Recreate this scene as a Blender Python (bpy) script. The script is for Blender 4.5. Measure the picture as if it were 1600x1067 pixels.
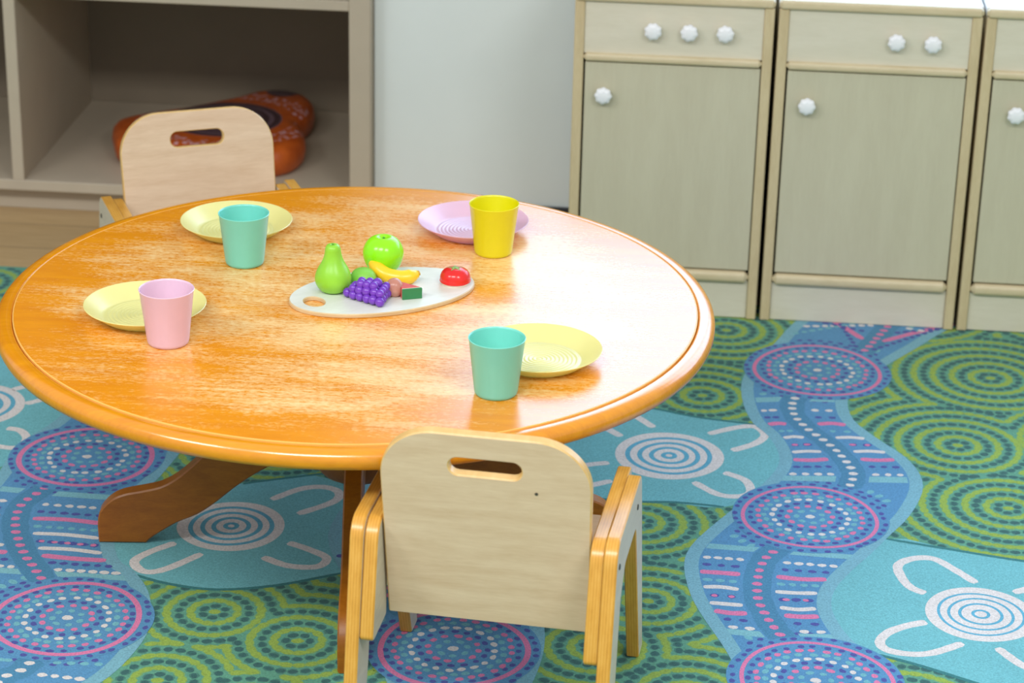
import bpy, math, random
from mathutils import Vector, Matrix
from mathutils.geometry import tessellate_polygon

random.seed(7)
for o in list(bpy.data.objects):
    bpy.data.objects.remove(o)
scene = bpy.context.scene
COL = scene.collection

# ------------------------------------------------------------------ camera
PITCH, ROLL, YAW = 0.395736, 0.0231634, math.radians(4.5)
cam_data = bpy.data.cameras.new('camera')
cam = bpy.data.objects.new('camera', cam_data)
COL.objects.link(cam)
scene.camera = cam
cam_data.sensor_fit = 'HORIZONTAL'
cam_data.sensor_width = 36.0
cam_data.lens = 3789.06 / 1600 * 36.0
_rt, _up, _fw = Vector((1, 0, 0)), Vector((0, math.sin(PITCH), math.cos(PITCH))), Vector((0, math.cos(PITCH), -math.sin(PITCH)))
_cr, _sr = math.cos(ROLL), math.sin(ROLL)
_x = _rt * _cr + _up * _sr
_y = _up * _cr - _rt * _sr
_z = -_fw
_m = Matrix(((_x.x, _y.x, _z.x), (_x.y, _y.y, _z.y), (_x.z, _y.z, _z.z)))
_m = Matrix.Rotation(YAW, 3, 'Z') @ _m
cam.matrix_world = Matrix.Translation((0, 0, 1.9025)) @ _m.to_4x4()
cam_data.dof.use_dof = True
cam_data.dof.focus_distance = 3.86
cam_data.dof.aperture_fstop = 5.0
cam_data.clip_start = 0.05

# ------------------------------------------------------------------ world, exposure, lights
WORLD_STRENGTH = 0.50
WINDOW_STRENGTH = 4.7
w = bpy.data.worlds.new('room_light')
scene.world = w
w.use_nodes = True
bg = w.node_tree.nodes['Background']
bg.inputs['Color'].default_value = (0.96, 1.0, 1.04, 1)
bg.inputs['Strength'].default_value = WORLD_STRENGTH
vs = scene.view_settings
vs.view_transform = 'Standard'
vs.look = 'None'
vs.exposure = 0.38
vs.gamma = 1.0
vs.use_curve_mapping = False

def area_light(name, loc, target, sx, sy, power, color):
    l = bpy.data.lights.new(name, 'AREA')
    l.shape = 'RECTANGLE'; l.size = sx; l.size_y = sy; l.energy = power; l.color = color
    o = bpy.data.objects.new(name, l)
    COL.objects.link(o)
    o.location = loc
    o.rotation_euler = (Vector(target) - Vector(loc)).to_track_quat('-Z', 'Y').to_euler()
    return o
# ceiling panel lamps of the room, above and to the left of the photographer's view
area_light('ceiling_lamp_light', (-0.95, 1.1, 2.9), (-0.95, 1.12, 0), 1.2, 0.6, 52, (0.97, 1.0, 0.99))
area_light('ceiling_lamp_light', (-2.75, 1.5, 2.9), (-2.75, 1.52, 0), 1.2, 0.6, 48, (0.97, 1.0, 0.99))
area_light('ceiling_lamp_light', (1.3, 1.1, 2.9), (1.3, 1.12, 0), 1.2, 0.6, 52, (0.97, 1.0, 0.99))

# ------------------------------------------------------------------ helpers
def lin(c):
    r = []
    for v in c[:3]:
        v /= 255.0
        r.append(v / 12.92 if v <= 0.04045 else ((v + 0.055) / 1.055) ** 2.4)
    return (r[0], r[1], r[2], 1.0)

def mesh_obj(name, verts, faces, mats, parent=None, midx=None, smooth=True, angle=38, loc=None):
    me = bpy.data.meshes.new(name)
    me.from_pydata([tuple(v) for v in verts], [], faces)
    if not isinstance(mats, (list, tuple)):
        mats = [mats]
    for m in mats:
        me.materials.append(m)
    if midx:
        me.polygons.foreach_set('material_index', midx)
    if smooth:
        me.polygons.foreach_set('use_smooth', [True] * len(me.polygons))
        me.set_sharp_from_angle(angle=math.radians(angle))
    me.update()
    o = bpy.data.objects.new(name, me)
    COL.objects.link(o)
    if parent:
        o.parent = parent
    if loc is not None:
        o.location = loc
    return o

def tag(o, label=None, cat=None, group=None, kind=None):
    if label: o['label'] = label
    if cat: o['category'] = cat
    if group: o['group'] = group
    if kind: o['kind'] = kind
    return o

def thing(name, label, cat, loc=(0, 0, 0), rz=0.0, group=None):
    o = bpy.data.objects.new(name, None)
    o.empty_display_size = 0.05
    COL.objects.link(o)
    o.location = loc
    o.rotation_euler = (0, 0, rz)
    return tag(o, label, cat, group)

def lathe(profile, n=64):
    verts, faces, rings = [], [], []
    for (r, z) in profile:
        if r < 1e-6:
            rings.append([len(verts)]); verts.append((0, 0, z))
        else:
            s = len(verts)
            for i in range(n):
                a = 2 * math.pi * i / n
                verts.append((r * math.cos(a), r * math.sin(a), z))
            rings.append(list(range(s, s + n)))
    for a, b in zip(rings, rings[1:]):
        if len(a) == 1 and len(b) == 1: continue
        for i in range(n):
            j = (i + 1) % n
            if len(a) == 1: faces.append((a[0], b[j], b[i]))
            elif len(b) == 1: faces.append((a[i], a[j], b[0]))
            else: faces.append((a[i], a[j], b[j], b[i]))
    return verts, faces

def area2(l):
    return sum(l[i - 1][0] * l[i][1] - l[i][0] * l[i - 1][1] for i in range(len(l)))

def offset_loop(loop, d):
    """offset a CCW loop inward by d"""
    n = len(loop); out = []
    for i in range(n):
        p0, p1, p2 = Vector(loop[i - 1]), Vector(loop[i]), Vector(loop[(i + 1) % n])
        e1, e2 = (p1 - p0), (p2 - p1)
        if e1.length < 1e-9 or e2.length < 1e-9:
            out.append(tuple(p1)); continue
        e1.normalize(); e2.normalize()
        n1, n2 = Vector((-e1.y, e1.x)), Vector((-e2.y, e2.x))
        m = n1 + n2
        if m.length < 1e-6: m = n1.copy()
        m.normalize()
        k = max(0.35, m.dot(n1))
        out.append(tuple(p1 + m * (d / k)))
    return out

def extrude(outer, holes, t, bev, fn):
    """prism with chamfered rims; fn maps (u, v, w) to 3D, w in 0..t. Returns verts, faces, material index (0 cap, 1 side)"""
    if area2(outer) < 0: outer = outer[::-1]
    loops = [outer] + [h if area2(h) < 0 else h[::-1] for h in holes]
    verts, faces, mi = [], [], []
    caps = {0: [], 1: []}
    starts = {}
    for li, lp in enumerate(loops):
        ins = offset_loop(lp, bev)
        base = len(verts); n = len(lp)
        for (lo, ww) in ((ins, 0.0), (lp, bev), (lp, t - bev), (ins, t)):
            for p in lo: verts.append(fn(p[0], p[1], ww))
        starts[li] = (base, n, ins)
        for r in range(3):
            for i in range(n):
                j = (i + 1) % n
                a, b = base + r * n + i, base + r * n + j
                faces.append((a, b, b + n, a + n)); mi.append(1)
    tess = tessellate_polygon([[Vector((p[0], p[1], 0)) for p in starts[li][2]] for li in range(len(loops))])
    flat0, flat1, pts = [], [], []
    for li in range(len(loops)):
        base, n, ins = starts[li]
        for i in range(n):
            flat0.append(base + i); flat1.append(base + 3 * n + i); pts.append(ins[i])
    for tr in tess:
        a, b, c_ = tr
        ar = (pts[b][0] - pts[a][0]) * (pts[c_][1] - pts[a][1]) - (pts[c_][0] - pts[a][0]) * (pts[b][1] - pts[a][1])
        if ar < 0: b, c_ = c_, b
        faces.append((flat1[a], flat1[b], flat1[c_])); mi.append(0)
        faces.append((flat0[a], flat0[c_], flat0[b])); mi.append(0)
    # mirrored mapping check
    v0, vu, vv, vw = Vector(fn(0, 0, 0)), Vector(fn(1, 0, 0)), Vector(fn(0, 1, 0)), Vector(fn(0, 0, 1))
    if (vu - v0).cross(vv - v0).dot(vw - v0) < 0:
        faces = [tuple(reversed(f)) for f in faces]
    return verts, faces, mi

def rounded(pts, rad, seg=6):
    """round the corners of a polygon; rad is a number or a list"""
    n = len(pts); out = []
    for i in range(n):
        r = rad[i] if isinstance(rad, (list, tuple)) else rad
        p0, p1, p2 = Vector(pts[i - 1]), Vector(pts[i]), Vector(pts[(i + 1) % n])
        if r <= 0:
            out.append(tuple(p1)); continue
        a, b = (p0 - p1), (p2 - p1)
        la, lb = a.length, b.length
        a.normalize(); b.normalize()
        ang = a.angle(b)
        d = min(r / math.tan(ang / 2), la * 0.49, lb * 0.49)
        r2 = d * math.tan(ang / 2)
        c = p1 + (a + b).normalized() * (r2 / math.sin(ang / 2))
        s, e = p1 + a * d - c, p1 + b * d - c
        a0 = math.atan2(s.y, s.x); a1 = math.atan2(e.y, e.x)
        da = (a1 - a0 + math.pi) % (2 * math.pi) - math.pi
        for k in range(seg + 1):
            t = a0 + da * k / seg
            out.append((c.x + r2 * math.cos(t), c.y + r2 * math.sin(t)))
    return out

def box(name, x0, x1, y0, y1, z0, z1, bev, mat, parent=None, axis='y', seg=2):
    """box with rounded corners; extruded along the given axis"""
    if axis == 'y':
        ol = [(x0, z0), (x1, z0), (x1, z1), (x0, z1)]; t = y1 - y0
        fn = lambda u, v, w_: (u, y0 + w_, v)
    elif axis == 'z':
        ol = [(x0, y0), (x1, y0), (x1, y1), (x0, y1)]; t = z1 - z0
        fn = lambda u, v, w_: (u, v, z0 + w_)
    else:
        ol = [(y0, z0), (y1, z0), (y1, z1), (y0, z1)]; t = x1 - x0
        fn = lambda u, v, w_: (x0 + w_, u, v)
    if bev > 0: ol = rounded(ol, bev, seg)
    v, f, mi = extrude(ol, [], t, bev if bev > 0 else 0.0004, fn)
    return mesh_obj(name, v, f, mat, parent)

def catmull(pts, k=6, closed=False):
    n = len(pts); out = []
    rng = range(n if closed else n - 1)
    for i in rng:
        if closed:
            p = [pts[(i + d) % n] for d in (-1, 0, 1, 2)]
        else:
            p = [pts[max(0, i - 1)], pts[i], pts[i + 1], pts[min(n - 1, i + 2)]]
        for s in range(k):
            t = s / k
            out.append(tuple(0.5 * (2 * p[1][a] + (p[2][a] - p[0][a]) * t + (2 * p[0][a] - 5 * p[1][a] + 4 * p[2][a] - p[3][a]) * t * t
                                    + (3 * p[1][a] - p[0][a] - 3 * p[2][a] + p[3][a]) * t ** 3) for a in range(len(pts[0]))))
    if not closed: out.append(tuple(pts[-1]))
    return out

# ------------------------------------------------------------------ materials
def nodes(name):
    m = bpy.data.materials.new(name)
    m.use_nodes = True
    nt = m.node_tree
    return m, nt, nt.nodes['Principled BSDF']

def N(nt, typ, **kw):
    n = nt.nodes.new(typ)
    for k, v in kw.items():
        if k.startswith('i_'):
            key = k[2:]
            key = int(key) if key.isdigit() else key.replace('_', ' ')
            n.inputs[key].default_value = v
        else:
            setattr(n, k, v)
    return n

def ramp(nt, fac, stops):
    r = nt.nodes.new('ShaderNodeValToRGB')
    el = r.color_ramp.elements
    while len(el) < len(stops): el.new(0.5)
    for e, (p, c) in zip(el, stops):
        e.position = p; e.color = c
    nt.links.new(fac, r.inputs['Fac'])
    return r.outputs['Color']

def objcoord(nt, scale=(1, 1, 1), rot=(0, 0, 0), loc=(0, 0, 0)):
    tc = N(nt, 'ShaderNodeTexCoord')
    mp = N(nt, 'ShaderNodeMapping')
    mp.inputs['Scale'].default_value = scale
    mp.inputs['Rotation'].default_value = rot
    mp.inputs['Location'].default_value = loc
    nt.links.new(tc.outputs['Object'], mp.inputs['Vector'])
    return mp.outputs['Vector']

def noise(nt, vec, scale, detail=4, rough=0.55, dist=0.0):
    n = N(nt, 'ShaderNodeTexNoise')
    n.inputs['Scale'].default_value = scale
    n.inputs['Detail'].default_value = detail
    n.inputs['Roughness'].default_value = rough
    n.inputs['Distortion'].default_value = dist
    nt.links.new(vec, n.inputs['Vector'])
    return n.outputs['Fac']

def mix(nt, fac, a, b, blend='MIX'):
    m = N(nt, 'ShaderNodeMix', data_type='RGBA', blend_type=blend)
    for sock, v in ((m.inputs[0], fac), (m.inputs[6], a), (m.inputs[7], b)):
        if hasattr(v, 'links') or isinstance(v, bpy.types.NodeSocket): nt.links.new(v, sock)
        else: sock.default_value = v
    return m.outputs[2]

def math_(nt, op, a, b=0.0, clamp=False):
    m = N(nt, 'ShaderNodeMath', operation=op, use_clamp=clamp)
    for sock, v in ((m.inputs[0], a), (m.inputs[1], b)):
        if isinstance(v, bpy.types.NodeSocket): nt.links.new(v, sock)
        else: sock.default_value = v
    return m.outputs[0]

def bump(nt, bsdf, height, strength=0.2, dist=0.001):
    b = N(nt, 'ShaderNodeBump')
    b.inputs['Strength'].default_value = strength
    b.inputs['Distance'].default_value = dist
    nt.links.new(height, b.inputs['Height'])
    nt.links.new(b.outputs['Normal'], bsdf.inputs['Normal'])

def plain(name, col, rough=0.4, var=0.04, scale=30, spec=0.5, bumpy=0.0, subsurf=0.0):
    m, nt, b = nodes(name)
    v = objcoord(nt)
    f = noise(nt, v, scale)
    c = lin(col)
    d = tuple(max(0, x * (1 - var)) for x in c[:3]) + (1,)
    e = tuple(min(1, x * (1 + var)) for x in c[:3]) + (1,)
    nt.links.new(ramp(nt, f, [(0.3, d), (0.7, e)]), b.inputs['Base Color'])
    b.inputs['Roughness'].default_value = rough
    b.inputs['Specular IOR Level'].default_value = spec
    if bumpy: bump(nt, b, noise(nt, v, scale * 6), bumpy)
    if subsurf:
        b.inputs['Subsurface Weight'].default_value = subsurf
        b.inputs['Subsurface Radius'].default_value = (1, 0.8, 0.6)
        b.inputs['Subsurface Scale'].default_value = 0.006
    return m

def wood(name, dark, light, axis_scale, rot=(0, 0, 0), rough=0.45, spec=0.5, contrast=(0.3, 0.7), base=6.0, bumpy=0.05, knots=0.35):
    m, nt, b = nodes(name)
    v = objcoord(nt, axis_scale, rot)
    f1 = noise(nt, v, base, 6, 0.6, 0.6)
    f2 = noise(nt, v, base * 7, 3, 0.6)
    f = math_(nt, 'ADD', math_(nt, 'MULTIPLY', f1, 1 - knots), math_(nt, 'MULTIPLY', f2, knots))
    nt.links.new(ramp(nt, f, [(contrast[0], lin(dark)), (contrast[1], lin(light))]), b.inputs['Base Color'])
    b.inputs['Roughness'].default_value = rough
    b.inputs['Specular IOR Level'].default_value = spec
    if bumpy: bump(nt, b, f, bumpy, 0.0006)
    return m

# worn varnished table top
def table_material(name, worn=True, rough=(0.27, 0.36), c1=None, c2=None):
    m, nt, b = nodes(name)
    v = objcoord(nt, (1.0, 9.0, 3.0), (0, 0, math.radians(-5)))
    g1 = noise(nt, v, 5.0, 6, 0.6, 0.5)
    g2 = noise(nt, v, 38.0, 3, 0.6)
    g = math_(nt, 'ADD', math_(nt, 'MULTIPLY', g1, 0.6), math_(nt, 'MULTIPLY', g2, 0.4))
    col = ramp(nt, g, [(0.3, lin(c1 or TABLE_DARK)), (0.7, lin(c2 or TABLE_LIGHT))])
    if worn:
        v2 = objcoord(nt, (1.0, 3.2, 1.0), (0, 0, math.radians(-5)), (0.13, 0.3, 0))
        big = noise(nt, v2, 3.2, 5, 0.62, 0.3)
        fine = noise(nt, objcoord(nt, (1.0, 2.2, 1.0), (0, 0, math.radians(-5))), 95.0, 5, 0.75)
        streak = noise(nt, objcoord(nt, (1.0, 16.0, 1.0), (0, 0, math.radians(-5))), 9.0, 4, 0.65)
        sc = math_(nt, 'ADD', big, math_(nt, 'MULTIPLY', math_(nt, 'SUBTRACT', fine, 0.5), 1.0))
        sc = math_(nt, 'ADD', sc, math_(nt, 'MULTIPLY', math_(nt, 'SUBTRACT', streak, 0.5), 0.42))
        tcn = N(nt, 'ShaderNodeTexCoord')
        ln = N(nt, 'ShaderNodeVectorMath', operation='LENGTH')
        nt.links.new(tcn.outputs['Object'], ln.inputs[0])
        fall = N(nt, 'ShaderNodeMapRange')
        nt.links.new(ln.outputs['Value'], fall.inputs['Value'])
        for k, x in (('From Min', 0.40), ('From Max', 0.56), ('To Min', 0.0), ('To Max', 0.26)): fall.inputs[k].default_value = x
        sc = math_(nt, 'SUBTRACT', sc, fall.outputs['Result'])
        mr = N(nt, 'ShaderNodeMapRange')
        nt.links.new(sc, mr.inputs['Value'])
        for k, x in (('From Min', 0.37), ('From Max', 0.64), ('To Min', 0.0), ('To Max', 0.85)): mr.inputs[k].default_value = x
        wornf = mr.outputs['Result']
        col = mix(nt, wornf, col, lin(TABLE_WORN))
        rr = N(nt, 'ShaderNodeMapRange')
        nt.links.new(wornf, rr.inputs['Value'])
        rr.inputs['To Min'].default_value = rough[0]; rr.inputs['To Max'].default_value = rough[1]
        nt.links.new(rr.outputs['Result'], b.inputs['Roughness'])
        bump(nt, b, fine, 0.06, 0.0005)
    else:
        b.inputs['Roughness'].default_value = rough[0]
    nt.links.new(col, b.inputs['Base Color'])
    b.inputs['Specular IOR Level'].default_value = 1.0
    return m

TABLE_DARK, TABLE_LIGHT, TABLE_WORN = (212, 122, 0), (236, 152, 4), (246, 208, 144)
M = {}
M['table'] = table_material('worn_orange_varnished_wood')
M['rim'] = table_material('orange_varnished_rim', False, (0.2, 0.2), (206, 122, 0), (230, 150, 4))
M['leg'] = wood('brown_varnished_leg', (136, 74, 6), (172, 102, 20), (3, 3, 12), rough=0.4, contrast=(0.3, 0.75))
M['column'] = wood('brown_varnished_column', (112, 60, 20), (152, 90, 36), (14, 14, 2), rough=0.4)
M['birch'] = wood('pale_birch_laminate', (206, 174, 142), (226, 199, 170), (1.2, 8, 9), rough=0.42, base=5, knots=0.3, contrast=(0.32, 0.7))
M['laminate_side'] = wood('pale_grey_birch_face', (192, 178, 158), (212, 200, 180), (6, 1.5, 8), rough=0.4, base=5)
def ply_edge(name):
    m, nt, b = nodes(name)
    tc = N(nt, 'ShaderNodeTexCoord')
    sep = N(nt, 'ShaderNodeSeparateXYZ')
    nt.links.new(tc.outputs['Object'], sep.inputs[0])
    s = math_(nt, 'SINE', math_(nt, 'MULTIPLY', sep.outputs['X'], 2 * math.pi / 0.0042))
    s = math_(nt, 'ADD', math_(nt, 'MULTIPLY', s, 0.11), 0.5)
    g = noise(nt, objcoord(nt, (10, 3, 3)), 8, 5, 0.6)
    f = math_(nt, 'ADD', math_(nt, 'MULTIPLY', s, 0.55), math_(nt, 'MULTIPLY', g, 0.45))
    nt.links.new(ramp(nt, f, [(0.25, lin((176, 118, 38))), (0.5, lin((210, 152, 62))), (0.75, lin((226, 178, 96)))]), b.inputs['Base Color'])
    b.inputs['Roughness'].default_value = 0.28
    return m
M['ply'] = ply_edge('varnished_ply_edge')
M['slot_edge'] = plain('pale_slot_edge', (200, 168, 122), 0.45)
M['cab_door'] = wood('greenish_birch_veneer', (188, 180, 154), (202, 196, 170), (7, 7, 1.0), rough=0.45, base=4, contrast=(0.2, 0.85))
M['cab_panel'] = wood('pale_birch_veneer', (206, 198, 176), (222, 215, 196), (1.2, 7, 7), rough=0.4, base=4, contrast=(0.2, 0.85))
M['cab_edge'] = wood('birch_lipping', (190, 170, 130), (212, 194, 156), (8, 8, 1.5), rough=0.4, base=5)
M['cab_rail'] = wood('birch_rail', (196, 178, 140), (216, 200, 166), (1.5, 8, 8), rough=0.38, base=5)
M['cab_top'] = plain('white_worktop', (236, 234, 230), 0.35)
M['cab_dark'] = plain('dark_cabinet_back', (60, 54, 46), 0.8)
M['knob'] = plain('white_painted_knob', (236, 236, 238), 0.35)
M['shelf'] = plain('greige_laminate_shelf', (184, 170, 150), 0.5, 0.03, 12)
M['shelf_back'] = plain('greige_shelf_back', (132, 118, 100), 0.6, 0.03, 12)  # darker than the boards: shade of the deep bays put into the colour
M['wall'] = plain('cool_white_wall_paint', (224, 230, 228), 0.6, 0.015, 6, bumpy=0.02)
M['skirting'] = plain('black_vinyl_skirting', (26, 28, 32), 0.45)
M['frame'] = plain('white_window_frame', (232, 232, 230), 0.4)
M['screw'] = plain('dark_screw_head', (70, 64, 58), 0.35)
def emission(name, col, strength):
    m, nt, b = nodes(name)
    nt.nodes.remove(b)
    e = N(nt, 'ShaderNodeEmission')
    e.inputs['Color'].default_value = col
    e.inputs['Strength'].default_value = strength
    nt.links.new(e.outputs[0], nt.nodes['Material Output'].inputs['Surface'])
    return m
M['daylight'] = emission('daylit_frosted_pane', (0.50, 0.71, 1.0, 1), WINDOW_STRENGTH)
def floor_wood():
    m, nt, b = nodes('oak_vinyl_floor')
    v = objcoord(nt, (1.0, 1.0, 1.0))
    br = N(nt, 'ShaderNodeTexBrick')
    br.inputs['Scale'].default_value = 1.0
    br.inputs['Brick Width'].default_value = 1.2
    br.inputs['Row Height'].default_value = 0.15
    br.inputs['Mortar Size'].default_value = 0.002
    br.inputs['Color1'].default_value = lin((196, 164, 116)); br.inputs['Color2'].default_value = lin((184, 152, 106))
    br.inputs['Mortar'].default_value = lin((110, 92, 64))
    nt.links.new(v, br.inputs['Vector'])
    g = noise(nt, objcoord(nt, (1.5, 14, 1)), 6, 5, 0.6)
    c = mix(nt, 0.35, br.outputs['Color'], ramp(nt, g, [(0.3, lin((156, 128, 90))), (0.7, lin((200, 174, 134)))]))
    nt.links.new(c, b.inputs['Base Color'])
    b.inputs['Roughness'].default_value = 0.5
    return m
M['floor'] = floor_wood()

# ------------------------------------------------------------------ printed carpet (flat print as flat coloured pile, every motif where it lies)
D = {'ribbon_r_left': [(0.288, 4.857), (0.217, 4.723), (0.176, 4.606), (0.131, 4.499), (0.109, 4.399), (0.112, 4.294), (0.13, 4.207), (0.157, 4.155), (0.176, 4.084), (0.175, 4.024),
                   (0.15, 3.951), (0.099, 3.846), (0.054, 3.758), (0.022, 3.682), (0.013, 3.611), (0.026, 3.512), (0.05, 3.433), (0.077, 3.36), (0.1, 3.287), (0.116, 3.226), (0.11, 3.123),
                   (0.073, 3.031)],
 'ribbon_r_right': [(0.624, 4.831), (0.532, 4.725), (0.463, 4.618), (0.384, 4.498), (0.327, 4.382), (0.313, 4.321), (0.322, 4.244), (0.358, 4.174), (0.407, 4.096), (0.431, 4.025),
                    (0.431, 3.948), (0.401, 3.847), (0.363, 3.769), (0.326, 3.693), (0.291, 3.628), (0.261, 3.557), (0.255, 3.491), (0.272, 3.422), (0.296, 3.372), (0.323, 3.323),
                    (0.342, 3.269), (0.349, 3.171), (0.314, 3.06)],
 'ribbon_l_left': [(-1.106, 4.347), (-1.137, 4.216), (-1.173, 4.037), (-1.203, 3.958), (-1.214, 3.88), (-1.213, 3.818), (-1.219, 3.739), (-1.232, 3.649), (-1.216, 3.555), (-1.187, 3.466),
                   (-1.135, 3.383), (-1.096, 3.303), (-1.062, 3.205), (-1.058, 3.109), (-1.069, 3.015), (-1.05, 2.894)],
 'ribbon_l_right': [(-0.856, 4.254), (-0.888, 4.099), (-0.915, 3.909), (-0.929, 3.816), (-0.952, 3.723), (-0.957, 3.624), (-0.928, 3.522), (-0.889, 3.477), (-0.852, 3.415), (-0.831, 3.345),
                    (-0.822, 3.276), (-0.832, 3.201), (-0.85, 3.14), (-0.882, 3.074), (-0.91, 2.998), (-0.915, 2.911)],
 'ribbon_m_left': [(-0.5, 4.008), (-0.543, 3.893), (-0.582, 3.772), (-0.594, 3.647), (-0.556, 3.529), (-0.506, 3.442), (-0.477, 3.35), (-0.46, 3.261), (-0.428, 3.174), (-0.419, 3.076),
                   (-0.442, 2.968)],
 'ribbon_m_right': [(-0.212, 3.937), (-0.261, 3.826), (-0.319, 3.719), (-0.349, 3.643), (-0.314, 3.555), (-0.248, 3.475), (-0.21, 3.405), (-0.199, 3.313), (-0.207, 3.214), (-0.231, 3.1),
                    (-0.259, 2.991)],
 'roundels': [(-1.074, 3.895, 0.121), (-0.958, 3.31, 0.116), (0.259, 4.477, 0.125), (0.228, 3.822, 0.117), (0.223, 3.262, 0.106), (-0.34, 3.29, 0.115)],
 'waterholes': [(-0.024, 4.041, 0.1), (0.495, 3.507, 0.09), (-0.763, 3.659, 0.092), (-1.343, 4.09, 0.098)],
 'ushapes': [[(0.497, 3.614), (0.463, 3.659), (0.432, 3.692), (0.397, 3.688), (0.371, 3.66), (0.375, 3.616), (0.388, 3.584), (0.41, 3.567)],
             [(0.405, 3.47), (0.372, 3.453), (0.342, 3.428), (0.327, 3.396), (0.337, 3.372), (0.372, 3.363), (0.409, 3.372), (0.458, 3.408)],
             [(0.511, 3.4), (0.547, 3.347), (0.584, 3.328), (0.627, 3.357), (0.628, 3.407), (0.589, 3.453)],
             [(0.556, 3.588), (0.596, 3.615), (0.642, 3.644), (0.671, 3.625), (0.655, 3.579), (0.593, 3.538)],
             [(0.047, 4.146), (0.098, 4.181), (0.134, 4.19), (0.152, 4.155), (0.134, 4.115), (0.091, 4.078)],
             [(0.023, 3.936), (0.065, 3.893), (0.099, 3.887), (0.124, 3.905), (0.116, 3.954), (0.077, 3.983)],
             [(-0.056, 4.161), (-0.096, 4.212), (-0.134, 4.242), (-0.164, 4.232), (-0.174, 4.189), (-0.147, 4.149), (-0.115, 4.113)],
             [(-0.132, 3.996), (-0.174, 3.98), (-0.207, 3.951), (-0.21, 3.906), (-0.18, 3.889), (-0.123, 3.922)],
             [(-0.713, 3.768), (-0.67, 3.816), (-0.63, 3.829), (-0.601, 3.812), (-0.604, 3.774), (-0.658, 3.719)],
             [(-0.656, 3.611), (-0.616, 3.59), (-0.583, 3.564), (-0.594, 3.532), (-0.642, 3.529), (-0.689, 3.554)],
             [(-0.844, 3.586), (-0.881, 3.546), (-0.897, 3.51), (-0.873, 3.479), (-0.84, 3.492), (-0.792, 3.553)],
             [(-0.84, 3.7), (-0.881, 3.732), (-0.916, 3.74), (-0.932, 3.769), (-0.913, 3.8), (-0.831, 3.764)],
             [(-1.251, 3.997), (-1.224, 3.99), (-1.203, 3.958), (-1.208, 3.919), (-1.241, 3.917), (-1.275, 3.932)],
             [(-1.289, 4.17), (-1.263, 4.192), (-1.229, 4.203), (-1.201, 4.17), (-1.217, 4.137), (-1.247, 4.109)]],
 'lenses': [[(-0.338, 4.325), (-0.211, 4.287), (-0.062, 4.249), (0.025, 4.219), (0.134, 4.201), (0.217, 4.104), (0.202, 3.939), (0.078, 3.843), (-0.007, 3.847), (-0.07, 3.844),
             (-0.183, 3.849), (-0.326, 3.922)],
            [(0.356, 3.756), (0.466, 3.73), (0.585, 3.703), (0.711, 3.687), (0.731, 3.534), (0.639, 3.3), (0.537, 3.25), (0.46, 3.29), (0.379, 3.332), (0.319, 3.356), (0.232, 3.429),
             (0.259, 3.606)],
            [(-0.891, 3.468), (-0.826, 3.443), (-0.744, 3.433), (-0.65, 3.459), (-0.548, 3.516), (-0.494, 3.624), (-0.566, 3.812), (-0.658, 3.875), (-0.703, 3.856), (-0.753, 3.834),
             (-0.858, 3.786), (-0.933, 3.713), (-0.959, 3.588)],
            [(-1.592, 4.248), (-1.468, 4.346), (-1.276, 4.308), (-1.118, 4.187), (-1.148, 4.063), (-1.201, 3.86), (-1.276, 3.796), (-1.405, 3.832)]],
 'lines': [[(-0.211, 4.287), (-0.062, 4.249), (0.025, 4.219), (0.134, 4.201)], [(-0.183, 3.849), (-0.07, 3.844), (-0.007, 3.85), (0.078, 3.843)],
           [(0.356, 3.756), (0.466, 3.73), (0.585, 3.703), (0.711, 3.687)], [(0.319, 3.356), (0.379, 3.332), (0.46, 3.29), (0.537, 3.25)],
           [(-0.891, 3.468), (-0.826, 3.443), (-0.744, 3.433), (-0.65, 3.459), (-0.548, 3.516)], [(-0.774, 3.823), (-0.753, 3.834), (-0.703, 3.856), (-0.658, 3.875), (-0.602, 3.899)],
           [(-1.468, 4.346), (-1.361, 4.335), (-1.276, 4.308)]],
 'greens': [(0.601, 4.486), (0.511, 4.157), (0.578, 3.903), (0.077, 4.665), (0.033, 4.323), (-0.067, 3.764), (-0.042, 3.484), (0.028, 3.196), (-0.732, 3.36), (-0.584, 3.285), (-0.775, 3.14),
            (-1.511, 4.713), (-0.521, 4.178), (-0.609, 4.107), (-0.737, 4.004), (-0.629, 3.069), (-0.12, 3.323), (-0.164, 3.552), (0.744, 4.202), (0.359, 3.191), (0.46, 3.148),
            (-1.565, 4.486), (-1.333, 4.519)],
 'spine_cd': [(0.229, 4.365), (0.209, 4.322), (0.208, 4.262), (0.23, 4.198), (0.272, 4.128), (0.3, 4.059), (0.311, 4.001), (0.3, 3.947)],
 'spine_de': [(0.181, 3.712), (0.168, 3.691), (0.147, 3.651), (0.136, 3.588), (0.135, 3.521), (0.146, 3.466), (0.162, 3.416), (0.186, 3.366)],
 'spine_ab': [(-1.113, 3.773), (-1.117, 3.755), (-1.137, 3.699), (-1.135, 3.645), (-1.118, 3.585), (-1.082, 3.51), (-1.059, 3.475), (-1.027, 3.424)],
 'spine_c_up': [(0.343, 4.561), (0.374, 4.63), (0.409, 4.722), (0.447, 4.806)],
 'spine_b_down': [(-0.976, 3.177), (-0.988, 3.14), (-1.007, 3.119), (-1.016, 3.067)],
 'spine_f_up': [(-0.409, 3.379), (-0.445, 3.417), (-0.475, 3.479), (-0.48, 3.557), (-0.452, 3.63)]}
PALE, BLUE, TEAL, GREENB = (114, 164, 180), (82, 136, 176), (106, 172, 180), (88, 146, 124)
LIME, DARK, PINK, WHITE, PURPLE = (136, 162, 72), (52, 94, 92), (204, 116, 156), (206, 200, 198), (74, 80, 148)
AQUA, SPINE, BLOCK = (106, 166, 178), (70, 126, 160), (118, 172, 182)
rc = random.Random(21)
polys, cols = [], []
ZL = lambda k: -0.0012 + 0.0001 * k
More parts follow.
